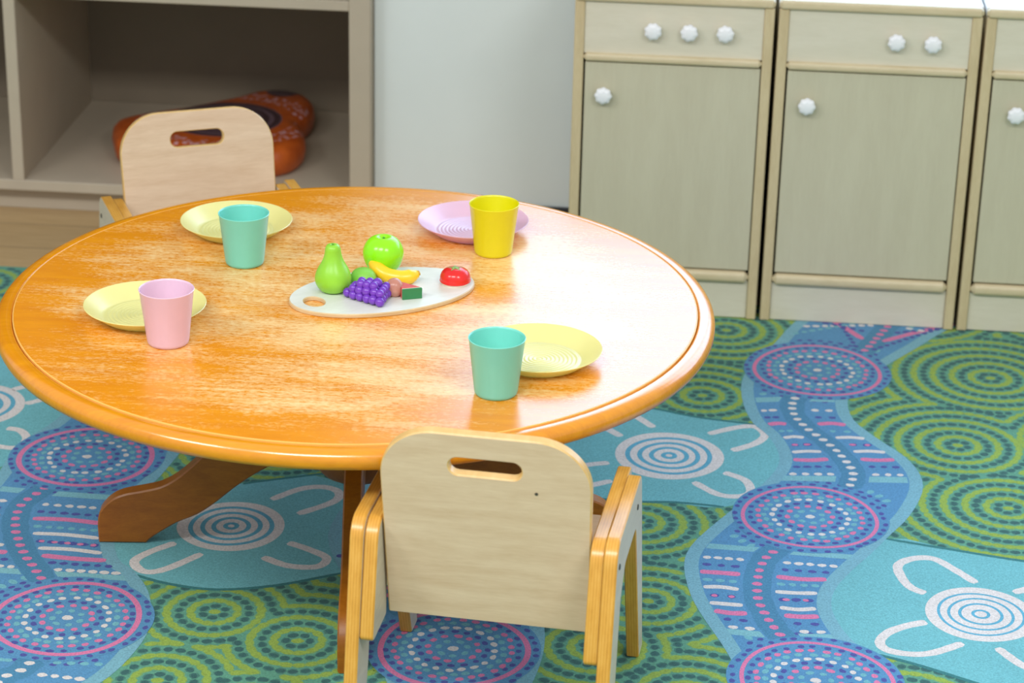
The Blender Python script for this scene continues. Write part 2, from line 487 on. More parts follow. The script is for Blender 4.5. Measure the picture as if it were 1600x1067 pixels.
def poly(pts, layer, col):
    if area2(pts) < 0: pts = pts[::-1]
    z = ZL(layer)
    polys.append([(p[0], p[1], z) for p in pts]); cols.append(lin(col))
def dot(x, y, a, b, ang, layer, col, n=9):
    ca, sa = math.cos(ang), math.sin(ang)
    pts = []
    for i in range(n):
        t = 2 * math.pi * i / n; k = 1 + rc.uniform(-0.13, 0.13)
        u, v_ = a * k * math.cos(t), b * k * math.sin(t)
        pts.append((x + u * ca - v_ * sa, y + u * sa + v_ * ca))
    poly(pts, layer, col)
def ring(x, y, ra, rb, layer, col, n=56, wob=0.012):
    ph = rc.random() * 6
    pt = lambda r, t: (x + r * (1 + wob * math.sin(3 * t + ph)) * math.cos(t), y + r * (1 + wob * math.sin(3 * t + ph)) * math.sin(t))
    for i in range(n):
        a, b = 2 * math.pi * i / n, 2 * math.pi * (i + 1) / n
        poly([pt(rb, a), pt(ra, a), pt(ra, b), pt(rb, b)], layer, col)
def disc(x, y, r, layer, col, n=64, wob=0.01):
    ph = rc.random() * 6
    poly([(x + r * (1 + wob * math.sin(3 * t + ph)) * math.cos(t), y + r * (1 + wob * math.sin(3 * t + ph)) * math.sin(t)) for t in [2 * math.pi * i / n for i in range(n)]], layer, col)
def stroke(pts, w_, layer, col, k=5, taper=False):
    P = [Vector(p) for p in (catmull(pts, k) if k else pts)]
    L, R = [], []
    n = len(P)
    for i, p in enumerate(P):
        t = (P[min(i + 1, n - 1)] - P[max(i - 1, 0)])
        if t.length < 1e-9: continue
        t.normalize(); nn = Vector((-t.y, t.x))
        ww = w_ * 0.5 * (1 + rc.uniform(-0.06, 0.06))
        if i in (0, n - 1): ww *= 0.6
        L.append(tuple(p + nn * ww)); R.append(tuple(p - nn * ww))
    for i in range(len(L) - 1):
        poly([L[i], L[i + 1], R[i + 1], R[i]], layer, col)
def inside(p, pl):
    r = False; j = len(pl) - 1
    for i in range(len(pl)):
        if (pl[i][1] > p[1]) != (pl[j][1] > p[1]) and p[0] < (pl[j][0] - pl[i][0]) * (p[1] - pl[i][1]) / (pl[j][1] - pl[i][1]) + pl[i][0]: r = not r
        j = i
    return r
def off_open(pts, d):
    P = [Vector(p) for p in pts]; out = []
    for i, p in enumerate(P):
        t = (P[min(i + 1, len(P) - 1)] - P[max(i - 1, 0)]).normalized()
        out.append(tuple(p + Vector((-t.y, t.x)) * d))
    return out
CX0, CX1, CY0, CY1 = -2.7, 2.2, 1.2, 4.812
poly([(CX0, CY0), (CX1, CY0), (CX1, CY1), (CX0, CY1)], 0, GREENB)
ribbons = {}
for k in ('r', 'l', 'm'):
    l, r = catmull(D['ribbon_%s_left' % k], 3), catmull(D['ribbon_%s_right' % k], 3)
    ribbons[k] = (l, r, l + r[::-1])
lenses = [catmull(p, 3, True) for p in D['lenses']]
covered = [ribbons[k][2] for k in ribbons] + lenses
# green dotted roundels: each ring dash belongs to its nearest centre
greens = list(D['greens'])
for i in range(-8, 7):
    for j in range(-2, 8):
        p = (i * 0.33 + (0.16 if j % 2 else 0) + rc.uniform(-.05, .05), 2.85 + j * 0.29 + rc.uniform(-.04, .04))
        if all((p[0] - g[0]) ** 2 + (p[1] - g[1]) ** 2 > 0.26 ** 2 for g in greens): greens.append(p)
for gi, (gx, gy) in enumerate(greens):
    dr = 0.0188
    dot(gx, gy, 0.010, 0.008, 0, 1, LIME)
    for k in range(1, 15):
        r = k * dr; c_ = DARK if k % 2 else LIME
        cnt = max(6, int(2 * math.pi * r / (0.0192 if c_ == DARK else 0.0195)))
        ph = rc.random() * 6.28
        for i in range(cnt):
            a = ph + 2 * math.pi * i / cnt
            x, y = gx + r * math.cos(a), gy + r * math.sin(a)
            if not (-2.6 < x < 2.1 and 2.3 < y < 4.80): continue
            d0 = (x - gx) ** 2 + (y - gy) ** 2
            if any(d0 > (x - h[0]) ** 2 + (y - h[1]) ** 2 for q, h in enumerate(greens) if q != gi): continue
            if any(inside((x, y), cp) for cp in covered): continue
            ln = (0.0084 if c_ == DARK else 0.0118) * rc.uniform(0.85, 1.12)
            halo = tuple(0.55 * u + 0.45 * v_ for u, v_ in zip(c_, GREENB))
            dot(x, y, ln * 1.15, 0.0086, a + math.pi / 2, 0.35 + rc.uniform(0, 0.25), halo, 7)
            dot(x, y, ln, (0.0056 if c_ == DARK else 0.0068) * rc.uniform(0.9, 1.15), a + math.pi / 2, 1 + rc.uniform(-0.35, 0.0) + (0.4 if c_ == LIME else 0.0), c_, 8)
# teal lens fields, outlined, with white ringed waterholes and U shapes
for lp_ in lenses: poly(lp_, 2, TEAL)
for p in D['lines']: stroke(p, 0.008, 3, (52, 116, 118), 4)
for (x, y, r) in D['waterholes']:
    disc(x, y, r, 3, WHITE)
    thin = x > 0.3
    for (ra, rb) in (((0.79, 0.735), (0.60, 0.545), (0.405, 0.345), (0.17, 0.11)) if thin else ((0.80, 0.71), (0.58, 0.49), (0.37, 0.28), (0.15, 0.06))):
        ring(x, y, r * ra, r * rb, 4, (88, 160, 186))
for p in D['ushapes']: stroke(p, 0.0165, 3, WHITE, 6)
# ribbons
inner = []
for k, (l, r, pl) in ribbons.items():
    poly(pl, 5, PALE)
    sgn = 1
    l2, r2 = off_open(l, 0.024), off_open(r, -0.024)
    if not inside(l2[len(l2) // 2], pl): l2, r2 = off_open(l, -0.024), off_open(r, 0.024)
    poly(l2 + r2[::-1], 6, BLUE)
    inner.append(l2 + r2[::-1])
def lerp(a, b, t): return (a[0] + (b[0] - a[0]) * t, a[1] + (b[1] - a[1]) * t)
def at(pl, t):
    ls = [math.dist(pl[i], pl[i + 1]) for i in range(len(pl) - 1)]; s = t * sum(ls)
    for i, q in enumerate(ls):
        if s <= q or i == len(ls) - 1: return lerp(pl[i], pl[i + 1], min(1, s / max(q, 1e-9)))
        s -= q
def between(pl, y1, y0):
    return [p for p in pl if y0 <= p[1] <= y1]
def dots_on(a, b, n, size, col, layer=8):
    ang = math.atan2(b[1] - a[1], b[0] - a[0])
    for i in range(n):
        p = lerp(a, b, (i + 0.5) / n)
        dot(p[0], p[1], size * rc.uniform(0.85, 1.15), size * 0.78, ang, layer + rc.uniform(-0.2, 0.2), col, 8)
def segment(rib, spine, ya, yb, spcol, kinds=('blk', 'blk2', 'w', 'p', 'PINK', 'a', 'WHITE', 'pk', 'WHITE', 'PINK', 'p', 'w', 'blk3')):
    sp_ = catmull(D[spine], 5)
    stroke(sp_, 0.046, 7, SPINE, 0)
    L = sum(math.dist(sp_[i], sp_[i + 1]) for i in range(len(sp_) - 1))
    for i in range(int(L / 0.024)):
        p = at(sp_, (i + 0.5) / int(L / 0.024))
        dot(p[0], p[1], 0.0085, 0.0068, 0, 8, spcol, 8)
    l, r, pl = ribbons[rib]
    for bnd in (l, r):
        b = between(bnd, ya, yb)
        if len(b) < 3: continue
        rows = []
        nrow = len(kinds)
        for i in range(nrow):
            t = 0.02 + 0.96 * i / (nrow - 1)
            s, e = at(sp_, 0.04 + 0.92 * t), at(b, t)
            d = math.dist(s, e)
            if d < 0.075: rows.append(None); continue
            rows.append((lerp(s, e, 0.030 / d), lerp(s, e, 1 - 0.026 / d)))
        for i, (kd, rw) in enumerate(zip(kinds, rows)):
            if not rw: continue
            a, b_ = rw
            n = max(2, int(math.dist(a, b_) / 0.0185))
            if kd in ('blk', 'blk3'):
                o_ = rows[1] if kd == 'blk' else rows[11]
                if o_: poly([a, b_, lerp(b_, o_[1], 0.75), lerp(a, o_[0], 0.75)], 7, BLOCK)
            elif kd == 'w': dots_on(a, b_, n, 0.0076, WHITE)
            elif kd == 'p': dots_on(a, b_, n, 0.0072, PURPLE)
            elif kd == 'a': dots_on(a, b_, n, 0.0072, AQUA)
            elif kd == 'pk':
                dots_on(a, b_, n, 0.0085, PURPLE); dots_on(a, b_, max(2, n - 1), 0.006, PINK, 8.5)
            elif kd in ('PINK', 'WHITE'):
                m_ = lerp(a, b_, 0.5); m_ = (m_[0], m_[1] + rc.uniform(-.006, .006))
                stroke([a, m_, b_], 0.0145 if kd == 'PINK' else 0.0120, 7.5, PINK if kd == 'PINK' else WHITE, 5)
segment('r', 'spine_cd', 4.36, 3.95, WHITE)
segment('r', 'spine_de', 3.71, 3.38, PINK)
segment('l', 'spine_ab', 3.78, 3.42, PINK)
segment('r', 'spine_c_up', 4.86, 4.62, PINK, ('p', 'PINK', 'p', 'w', 'a'))
segment('l', 'spine_b_down', 3.19, 3.02, WHITE, ('a', 'w', 'p', 'PINK'))
segment('m', 'spine_f_up', 3.62, 3.40, PINK, ('p', 'WHITE', 'pk', 'PINK', 'p', 'w'))
# blue dotted roundels with pink rings, with dots and pale arcs filling the ribbon around them
for (x, y, r) in D['roundels']:
    r = max(r, 0.117)
    for (q, c_, sz, sp2) in ((1.24, PURPLE, 0.0060, 0.021), (1.36, AQUA, 0.0064, 0.021)):
        cnt = int(2 * math.pi * q * r / sp2)
        for i in range(cnt):
            a = 2 * math.pi * i / cnt
            if q > 1.3 and abs(math.sin(a)) > 0.8: continue
            px, py = x + q * r * math.cos(a), y + q * r * math.sin(a)
            if any(inside((px + 0.03 * sx, py), ib) is False for ib in [min(inner, key=lambda pl_: abs(sum(p_[0] for p_ in pl_) / len(pl_) - x))] for sx in (-0.6, 0, 0.6)): continue
            dot(px, py, sz, sz * 0.8 if q < 1.3 or q > 1.4 else 0.009, a + math.pi / 2, 6.4 + rc.uniform(-0.2, 0.2), c_, 8)
for (x, y, r) in D['roundels']:
    r = max(r, 0.117)
    disc(x, y, r * 1.17, 9, BLUE)
    ring(x, y, r * 1.025, r * (0.945 if x < 0 else 0.965), 10, PINK, wob=0.02)
    for (q, c_, sz) in ((1.11, PURPLE, 0.0060), (0.885, PURPLE, 0.0060), (0.785, PINK, 0.0064), (0.675, AQUA, 0.0068), (0.565, WHITE, 0.0066), (0.455, PURPLE, 0.0062), (0.34, PINK, 0.0066), (0.20, AQUA, 0.0066)):
        cnt = max(6, int(2 * math.pi * q * r / 0.0205)); ph = rc.random() * 6
        for i in range(cnt):
            a = ph + 2 * math.pi * i / cnt + rc.uniform(-.03, .03)
            rr = q * r * (1 + rc.uniform(-.02, .02))
            dot(x + rr * math.cos(a), y + rr * math.sin(a), sz * rc.uniform(0.85, 1.15), sz * 0.8, a + math.pi / 2, 11, c_, 8)
    dot(x, y, 0.009, 0.0075, 0, 11, WHITE)
def carpet_material():
    m, nt, b = nodes('printed_carpet_pile')
    at_ = N(nt, 'ShaderNodeAttribute', attribute_name='print_color')
    v = objcoord(nt)
    fine = noise(nt, v, 330.0, 3, 0.75)
    mid = noise(nt, v, 5.0, 4, 0.6)
    k = math_(nt, 'ADD', math_(nt, 'MULTIPLY', math_(nt, 'SUBTRACT', fine, 0.5), 1.25), math_(nt, 'MULTIPLY', math_(nt, 'SUBTRACT', mid, 0.5), 0.25))
    br = math_(nt, 'ADD', k, 1.0)
    mx = N(nt, 'ShaderNodeVectorMath', operation='SCALE')
    nt.links.new(at_.outputs['Color'], mx.inputs[0]); nt.links.new(br, mx.inputs['Scale'])
    nt.links.new(mx.outputs[0], b.inputs['Base Color'])
    b.inputs['Roughness'].default_value = 0.95
    b.inputs['Specular IOR Level'].default_value = 0.1
    b.inputs['Sheen Weight'].default_value = 0.12
    b.inputs['Sheen Roughness'].default_value = 0.5
    bump(nt, b, fine, 0.35, 0.002)
    return m
M['carpet'] = carpet_material()
verts, faces, lc = [], [], []
for p, c_ in zip(polys, cols):
    b0 = len(verts); verts += p
    faces.append(tuple(range(b0, b0 + len(p)))); lc += list(c_) * len(p)
# skirt of the rug down to the wood floor
b0 = len(verts)
verts += [(CX0, CY0, ZL(0)), (CX1, CY0, ZL(0)), (CX1, CY1, ZL(0)), (CX0, CY1, ZL(0)), (CX0, CY0, -0.008), (CX1, CY0, -0.008), (CX1, CY1, -0.008), (CX0, CY1, -0.008)]
for i in range(4):
    j = (i + 1) % 4
    faces.append((b0 + i, b0 + 4 + i, b0 + 4 + j, b0 + j)); lc += list(lin((70, 130, 120))) * 4
rug = mesh_obj('rug', verts, faces, M['carpet'], smooth=False)
ca = rug.data.color_attributes.new('print_color', 'FLOAT_COLOR', 'CORNER')
ca.data.foreach_set('color', lc)
tag(rug, 'teal and green patterned carpet with dotted roundels and winding blue ribbons', 'rug')

# ------------------------------------------------------------------ the room
def boxes(name, lst, mat, kind=None, parent=None):
    v, f = [], []
    for (x0, x1, y0, y1, z0, z1) in lst:
        b = len(v)
        v += [(x0, y0, z0), (x1, y0, z0), (x1, y1, z0), (x0, y1, z0), (x0, y0, z1), (x1, y0, z1), (x1, y1, z1), (x0, y1, z1)]
        f += [tuple(b + i for i in q) for q in ((0, 3, 2, 1), (4, 5, 6, 7), (0, 1, 5, 4), (1, 2, 6, 5), (2, 3, 7, 6), (3, 0, 4, 7))]
    o = mesh_obj(name, v, f, mat, parent, smooth=False)
    return tag(o, kind=kind)

WX0, WX1, WZ0, WZ1 = -0.55, 2.35, 0.78, 2.05
boxes('floor', [(-4.4, 4, -1.5, 6.2, -0.06, -0.008)], M['floor'], 'structure')
boxes('wall_back', [(-0.733, WX0, 5.206, 5.34, -0.008, 2.6), (WX0, WX1, 5.206, 5.34, -0.008, WZ0),
                    (WX0, WX1, 5.206, 5.34, WZ1, 2.6), (WX1, 3.4, 5.206, 5.34, -0.008, 2.6)], M['wall'], 'structure')
boxes('wall_left', [(-4.2, -0.733, 5.83, 5.95, -0.008, 2.6), (-0.733, -0.62, 5.34, 5.95, -0.008, 2.6)], M['wall'], 'structure')
box('baseboard_back', -0.731, 3.4, 5.194, 5.206, -0.008, 0.06, 0.003, M['skirting'])['kind'] = 'structure'
win = boxes('window_1', [(WX0, WX0 + 0.04, 5.225, 5.32, WZ0, WZ1), (WX1 - 0.04, WX1, 5.225, 5.32, WZ0, WZ1),
                         (WX0 + 0.04, WX1 - 0.04, 5.225, 5.32, WZ0, WZ0 + 0.03), (WX0 + 0.04, WX1 - 0.04, 5.225, 5.32, WZ1 - 0.04, WZ1)],
            M['frame'], 'structure')
_pw = (WX1 - WX0 - 0.08 - 0.06) / 3
for i in range(3):
    xa = WX0 + 0.04 + i * (_pw + 0.03)
    boxes('window_pane', [(xa, xa + _pw, 5.268, 5.274, WZ0 + 0.03, WZ1 - 0.04)], M['daylight'], None, win)
    if i < 2:
        boxes('mullion', [(xa + _pw, xa + _pw + 0.03, 5.235, 5.31, WZ0 + 0.03, WZ1 - 0.04)], M['frame'], None, win)

# ------------------------------------------------------------------ storage shelf in the alcove
sh = thing('storage_shelf', 'greige open storage shelf with deep bays holding a terracotta cushion', 'shelf', (-1.15, 5.156, -0.008))
def shp(name, x0, x1, y0, y1, z0, z1, mat='shelf', axis='y'):
    return box(name, x0 + 1.15, x1 + 1.15, y0 - 5.156, y1 - 5.156, z0 + 0.008, z1 + 0.008, 0.0015, M[mat], sh, axis)
XL, ZT = -3.5, 2.10  # unseen upper bays, added to give the table a darker reflection
shp('plinth', XL, -0.735, 5.205, 5.225, -0.008, 0.052)
shp('bottom_board', XL, -0.783, 5.156, 5.79, 0.052, 0.077)
shp('side_panel', -0.783, -0.735, 5.156, 5.79, -0.008, ZT)
shp('side_panel', XL - 0.04, XL, 5.156, 5.79, -0.008, ZT)
for xd in (-1.562, -2.34, -3.12):
    for za, zb in ((0.077, 0.507), (0.53, 1.03), (1.053, 1.55), (1.573, ZT - 0.025)):
        shp('divider', xd, xd + 0.027, 5.156, 5.785, za, zb)
for za in (0.507, 1.03, 1.55):
    shp('shelf_board', XL, -0.783, 5.156, 5.785, za, za + 0.023)
shp('top_board', XL, -0.783, 5.156, 5.79, ZT - 0.025, ZT)
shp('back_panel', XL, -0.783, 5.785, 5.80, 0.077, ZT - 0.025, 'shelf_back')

# dotted terracotta floor cushion lying in the bay
def cushion_material():
    m, nt, b = nodes('terracotta_dot_painted_vinyl')
    tc = N(nt, 'ShaderNodeTexCoord')
    def dist(cx, cy):
        s = N(nt, 'ShaderNodeVectorMath', operation='SUBTRACT')
        s.inputs[1].default_value = (cx, cy, 0)
        nt.links.new(tc.outputs['Object'], s.inputs[0])
        ml = N(nt, 'ShaderNodeVectorMath', operation='MULTIPLY')
        ml.inputs[1].default_value = (1, 1, 0)
        nt.links.new(s.outputs[0], ml.inputs[0])
        l = N(nt, 'ShaderNodeVectorMath', operation='LENGTH')
        nt.links.new(ml.outputs[0], l.inputs[0])
        return l.outputs['Value']
    n = noise(nt, objcoord(nt), 25)
    col = ramp(nt, n, [(0.3, lin((166, 70, 18))), (0.7, lin((196, 92, 30)))])
    vor = N(nt, 'ShaderNodeTexVoronoi')
    vor.inputs['Scale'].default_value = 75
    nt.links.new(tc.outputs['Object'], vor.inputs['Vector'])
    dots = math_(nt, 'LESS_THAN', vor.outputs['Distance'], 0.40)
    def band(d, lo, hi):
        return math_(nt, 'MULTIPLY', math_(nt, 'GREATER_THAN', d, lo), math_(nt, 'LESS_THAN', d, hi))
    d0 = dist(0.018, 0.004)
    geo = N(nt, 'ShaderNodeNewGeometry')
    sp = N(nt, 'ShaderNodeSeparateXYZ')
    nt.links.new(geo.outputs['Normal'], sp.inputs[0])
    top = math_(nt, 'GREATER_THAN', sp.outputs['Z'], 0.6)
    lil = math_(nt, 'MULTIPLY', math_(nt, 'MULTIPLY', band(d0, 0.165, 0.215), dots), top)
    col = mix(nt, lil, col, lin((206, 156, 160)))
    ring = math_(nt, 'GREATER_THAN', math_(nt, 'SINE', math_(nt, 'MULTIPLY', d0, 2 * math.pi / 0.026)), 0.2)
    pur = mix(nt, ring, lin((66, 44, 50)), lin((104, 82, 92)))
    col = mix(nt, math_(nt, 'MULTIPLY', math_(nt, 'LESS_THAN', d0, 0.135), top), col, pur)
    d1 = dist(0.115, 0.245)
    col = mix(nt, math_(nt, 'MULTIPLY', math_(nt, 'LESS_THAN', d1, 0.04), top), col, pur)
    nt.links.new(col, b.inputs['Base Color'])
    b.inputs['Roughness'].default_value = 0.35
    return m
def cushion():
    cx, cy = -1.145, 5.455
    ol = [(-1.368, 5.345), (-1.385, 5.43), (-1.33, 5.50), (-1.245, 5.56), (-1.14, 5.665), (-1.095, 5.722), (-1.03, 5.738), (-0.972, 5.70), (-0.943, 5.63),
          (-0.945, 5.545), (-0.958, 5.49), (-0.932, 5.42), (-0.922, 5.34), (-0.95, 5.268), (-1.02, 5.238), (-1.12, 5.232), (-1.20, 5.25), (-1.28, 5.262), (-1.34, 5.285)]
    ol = catmull([(x - cx, y - cy) for x, y in ol], 4, True)
    if area2(ol) < 0: ol = ol[::-1]
    v, f = [], []
    rings = [(0.012, 0.0), (0.0, 0.012), (-0.004, 0.035), (0.0, 0.056), (0.012, 0.068), (0.03, 0.072)]
    n = len(ol)
    for off, z in rings:
        for p in offset_loop(ol, off): v.append((p[0], p[1], z))
    for r in range(len(rings) - 1):
        for i in range(n):
            j = (i + 1) % n
            f.append((r * n + i, r * n + j, (r + 1) * n + j, (r + 1) * n + i))
    f.append(tuple(range(n))[::-1])
    f.append(tuple((len(rings) - 1) * n + i for i in range(n)))
    o = mesh_obj('floor_cushion', v, f, cushion_material(), loc=(cx, cy, 0.077), angle=60)
    tag(o, 'terracotta lobed floor cushion with dotted rings lying in the shelf bay', 'cushion')
cushion()

# ------------------------------------------------------------------ play kitchen cabinets
def knob_mesh():
    """fluted knob: axis along -Y, base on Y = 0"""
    n = 40; prof = [(0.0, 0.0), (0.008, 0.0), (0.0075, 0.006), (0.012, 0.009), (0.0168, 0.012), (0.0172, 0.017), (0.0150, 0.021), (0.009, 0.023), (0.0, 0.0236)]
    v, f, rings = [], [], []
    for k, (r, h) in enumerate(prof):
        if r == 0:
            rings.append([len(v)]); v.append((0, -h, 0)); continue
        s = len(v)
        for i in range(n):
            a = 2 * math.pi * i / n
            rr = r * (1 + (0.06 * math.cos(8 * a) if r > 0.011 else 0))
            v.append((rr * math.cos(a), -h, rr * math.sin(a)))
        rings.append(list(range(s, s + n)))
    for a, b in zip(rings, rings[1:]):
        for i in range(n):
            j = (i + 1) % n
            if len(a) == 1: f.append((a[0], b[j], b[i]))
            elif len(b) == 1: f.append((a[i], a[j], b[0]))
            else: f.append((a[i], a[j], b[j], b[i]))
    return v, f
_kv, _kf = knob_mesh()
_knob0 = mesh_obj('knob', _kv, _kf, M['knob'], angle=50)
KNOB = _knob0.data
bpy.data.objects.remove(_knob0)
def knob(parent, x, y, z, rot=0.0):
    o = bpy.data.objects.new('knob', KNOB)
    COL.objects.link(o); o.parent = parent; o.location = (x, y, z); o.rotation_euler = (0, rot, 0)
    return o

CY = 4.727
def cabinet(x0, x1, knobs, doorknob, label):
    c = thing('toy_kitchen_cabinet', label, 'cabinet', (x0, CY, 0), 0, 'pale birch toy kitchen cabinets')
    W, D, s = x1 - x0, 0.40, 0.020
    box('side_panel', 0, s, 0, D, 0, 0.667, 0.002, M['cab_edge'], c)
    box('side_panel', W - s, W, 0, D, 0, 0.667, 0.002, M['cab_edge'], c)
    box('back_panel', s, W - s, D - 0.012, D, 0.0, 0.66, 0.001, M['cab_dark'], c)
    top = box('worktop', -0.001, W + 0.001, 0.012, D, 0.667, 0.686, 0.002, M['cab_top'], c)
    box('edge_strip', -0.001, W + 0.001, -0.006, 0.012, 0.667, 0.686, 0.006, M['cab_rail'], top, 'x', 4)
    box('control_panel', s, W - s, 0.005, 0.02, 0.558, 0.667, 0.001, M['cab_panel'], c)
    box('middle_rail', s, W - s, -0.005, 0.02, 0.543, 0.560, 0.0065, M['cab_rail'], c, 'x', 4)
    d = box('door', s + 0.004, W - s - 0.002, 0.002, 0.018, 0.108, 0.5405, 0.0015, M['cab_door'], c)
    box('bottom_rail', s, W - s, -0.006, 0.02, 0.081, 0.105, 0.009, M['cab_rail'], c, 'x', 4)
    box('kick_panel', s, W - s, 0.008, 0.024, 0.0, 0.083, 0.001, M['cab_panel'], c)
    box('inner_shelf', s, W - s, 0.03, D - 0.012, 0.09, 0.104, 0.001, M['cab_dark'], c)
    for kx, kz in knobs: knob(c, kx - x0, 0.005, kz, random.random())
    knob(d, doorknob[0] - x0, 0.002, doorknob[1], random.random())
    return c
cabinet(-0.261, 0.137, [(-0.103, 0.612), (-0.031, 0.612), (0.041, 0.613)], (-0.198, 0.475),
        'pale birch toy kitchen cabinet with three white dials, nearest the white wall')
cabinet(0.146, 0.546, [(0.380, 0.611), (0.452, 0.610)], (0.212, 0.472),
        'pale birch toy kitchen cabinet with two white dials, between two others')
cabinet(0.554, 0.954, [(0.80, 0.611), (0.87, 0.611)], (0.628, 0.473),
        'birch toy kitchen cabinet cut off by the right edge of the photo')

# ------------------------------------------------------------------ round table
TT = 0.44
TX, TY = -0.538, 3.629
tb = thing('round_table', 'round orange varnished wooden table with worn top and pedestal legs', 'table', (TX, TY, 0))
v, f = lathe([(0.0, 0.408), (0.5515, 0.408), (0.5515, 0.4362), (0.5498, 0.4362), (0.5495, 0.4400), (0.30, 0.4400), (0.0, 0.4400)], 128)
top = mesh_obj('table_top', [(a, b, c - 0.44) for a, b, c in v], f, M['table'], tb, loc=(0, 0, 0.44), angle=30)
v, f = lathe([(0.5520, 0.410), (0.5700, 0.4085), (0.5765, 0.4115), (0.5795, 0.4180), (0.5800, 0.4240), (0.5790, 0.4300), (0.5760, 0.4345), (0.5710, 0.4375),
              (0.5640, 0.4390), (0.5570, 0.4388), (0.5535, 0.4375), (0.5520, 0.4350), (0.5520, 0.410)], 128)
mesh_obj('edge_moulding', v, f, M['rim'], tb, angle=70)
v, f = lathe([(0.5497, 0.4400), (0.5507, 0.4401), (0.5516, 0.4394), (0.5516, 0.4360), (0.5497, 0.4360), (0.5497, 0.4400)], 128)
mesh_obj('groove_lip', v, f, plain('worn_pale_groove_lip', (240, 182, 92), 0.4), tb, angle=30)
v, f = lathe([(0.0, 0.132), (0.045, 0.132), (0.062, 0.137), (0.073, 0.150), (0.077, 0.166), (0.077, 0.178), (0.0755, 0.180), (0.077, 0.182), (0.077, 0.30), (0.062, 0.315), (0.06, 0.40), (0.0, 0.40)], 64)
mesh_obj('column', v, f, M['column'], tb, angle=30)
v, f = lathe([(0.0, 0.388), (0.19, 0.388), (0.20, 0.392), (0.20, 0.408), (0.0, 0.408)], 48)
mesh_obj('mounting_disc', v, f, M['leg'], tb, angle=30)
LEG_TOP = [(0.438, 0.028), (0.434, 0.056), (0.414, 0.079), (0.392, 0.090), (0.365, 0.096), (0.33, 0.105), (0.303, 0.121), (0.276, 0.145), (0.254, 0.167), (0.20, 0.212), (0.13, 0.245), (0.06, 0.26)]
LEG_BOT = [(0.06, 0.162), (0.10, 0.160), (0.138, 0.150), (0.176, 0.128), (0.208, 0.104), (0.239, 0.077), (0.271, 0.054), (0.306, 0.038), (0.344, 0.013), (0.358, 0.0)]
prof = [(0.437, 0.0)] + catmull(LEG_TOP, 3) + catmull(LEG_BOT, 3)
for k in range(4):
    v, f, mi = extrude(prof, [], 0.030, 0.0025, lambda u, w_, t: (u, -0.015 + t, w_))
    o = mesh_obj('leg', v, f, M['leg'], tb, angle=40)
    o.rotation_euler = (0, 0, math.radians(-84 + 90 * k))

# ------------------------------------------------------------------ child chairs
M['ply_y'] = M['ply'].copy(); M['ply_y'].name = 'varnished_ply_edge_back'
for nd in M['ply_y'].node_tree.nodes:
    if nd.bl_idname == 'ShaderNodeSeparateXYZ':
        nt = M['ply_y'].node_tree
        for l in list(nt.links):
            if l.from_node == nd:
                to = l.to_socket; nt.links.remove(l); nt.links.new(nd.outputs['Y'], to)
for nd in M['ply_y'].node_tree.nodes:
    if nd.bl_idname == 'ShaderNodeValToRGB':
        for e, cc in zip(nd.color_ramp.elements, ((196, 148, 78), (216, 176, 112), (230, 196, 138))): e.color = lin(cc)
FRAME = rounded([(0.042, 0), (-0.070, 0.352), (-0.318, 0.356), (-0.352, 0.18), (-0.385, 0), (-0.325, 0), (-0.289, 0.123), (-0.268, 0.245), (-0.232, 0.284), (-0.116, 0.284), (0.0, 0)],
                [0.004, 0.022, 0.035, 0, 0.004, 0.004, 0, 0.02, 0.02, 0.02, 0.004])
PLATE = rounded([(-0.264, 0.180), (-0.258, 0.262), (-0.225, 0.286), (-0.036, 0.282), (-0.030, 0.346), (-0.312, 0.351), (-0.350, 0.178)],
                [0.006, 0.02, 0.02, 0.012, 0.014, 0.035, 0.008])
LEAN = math.atan2(0.06, 0.32)
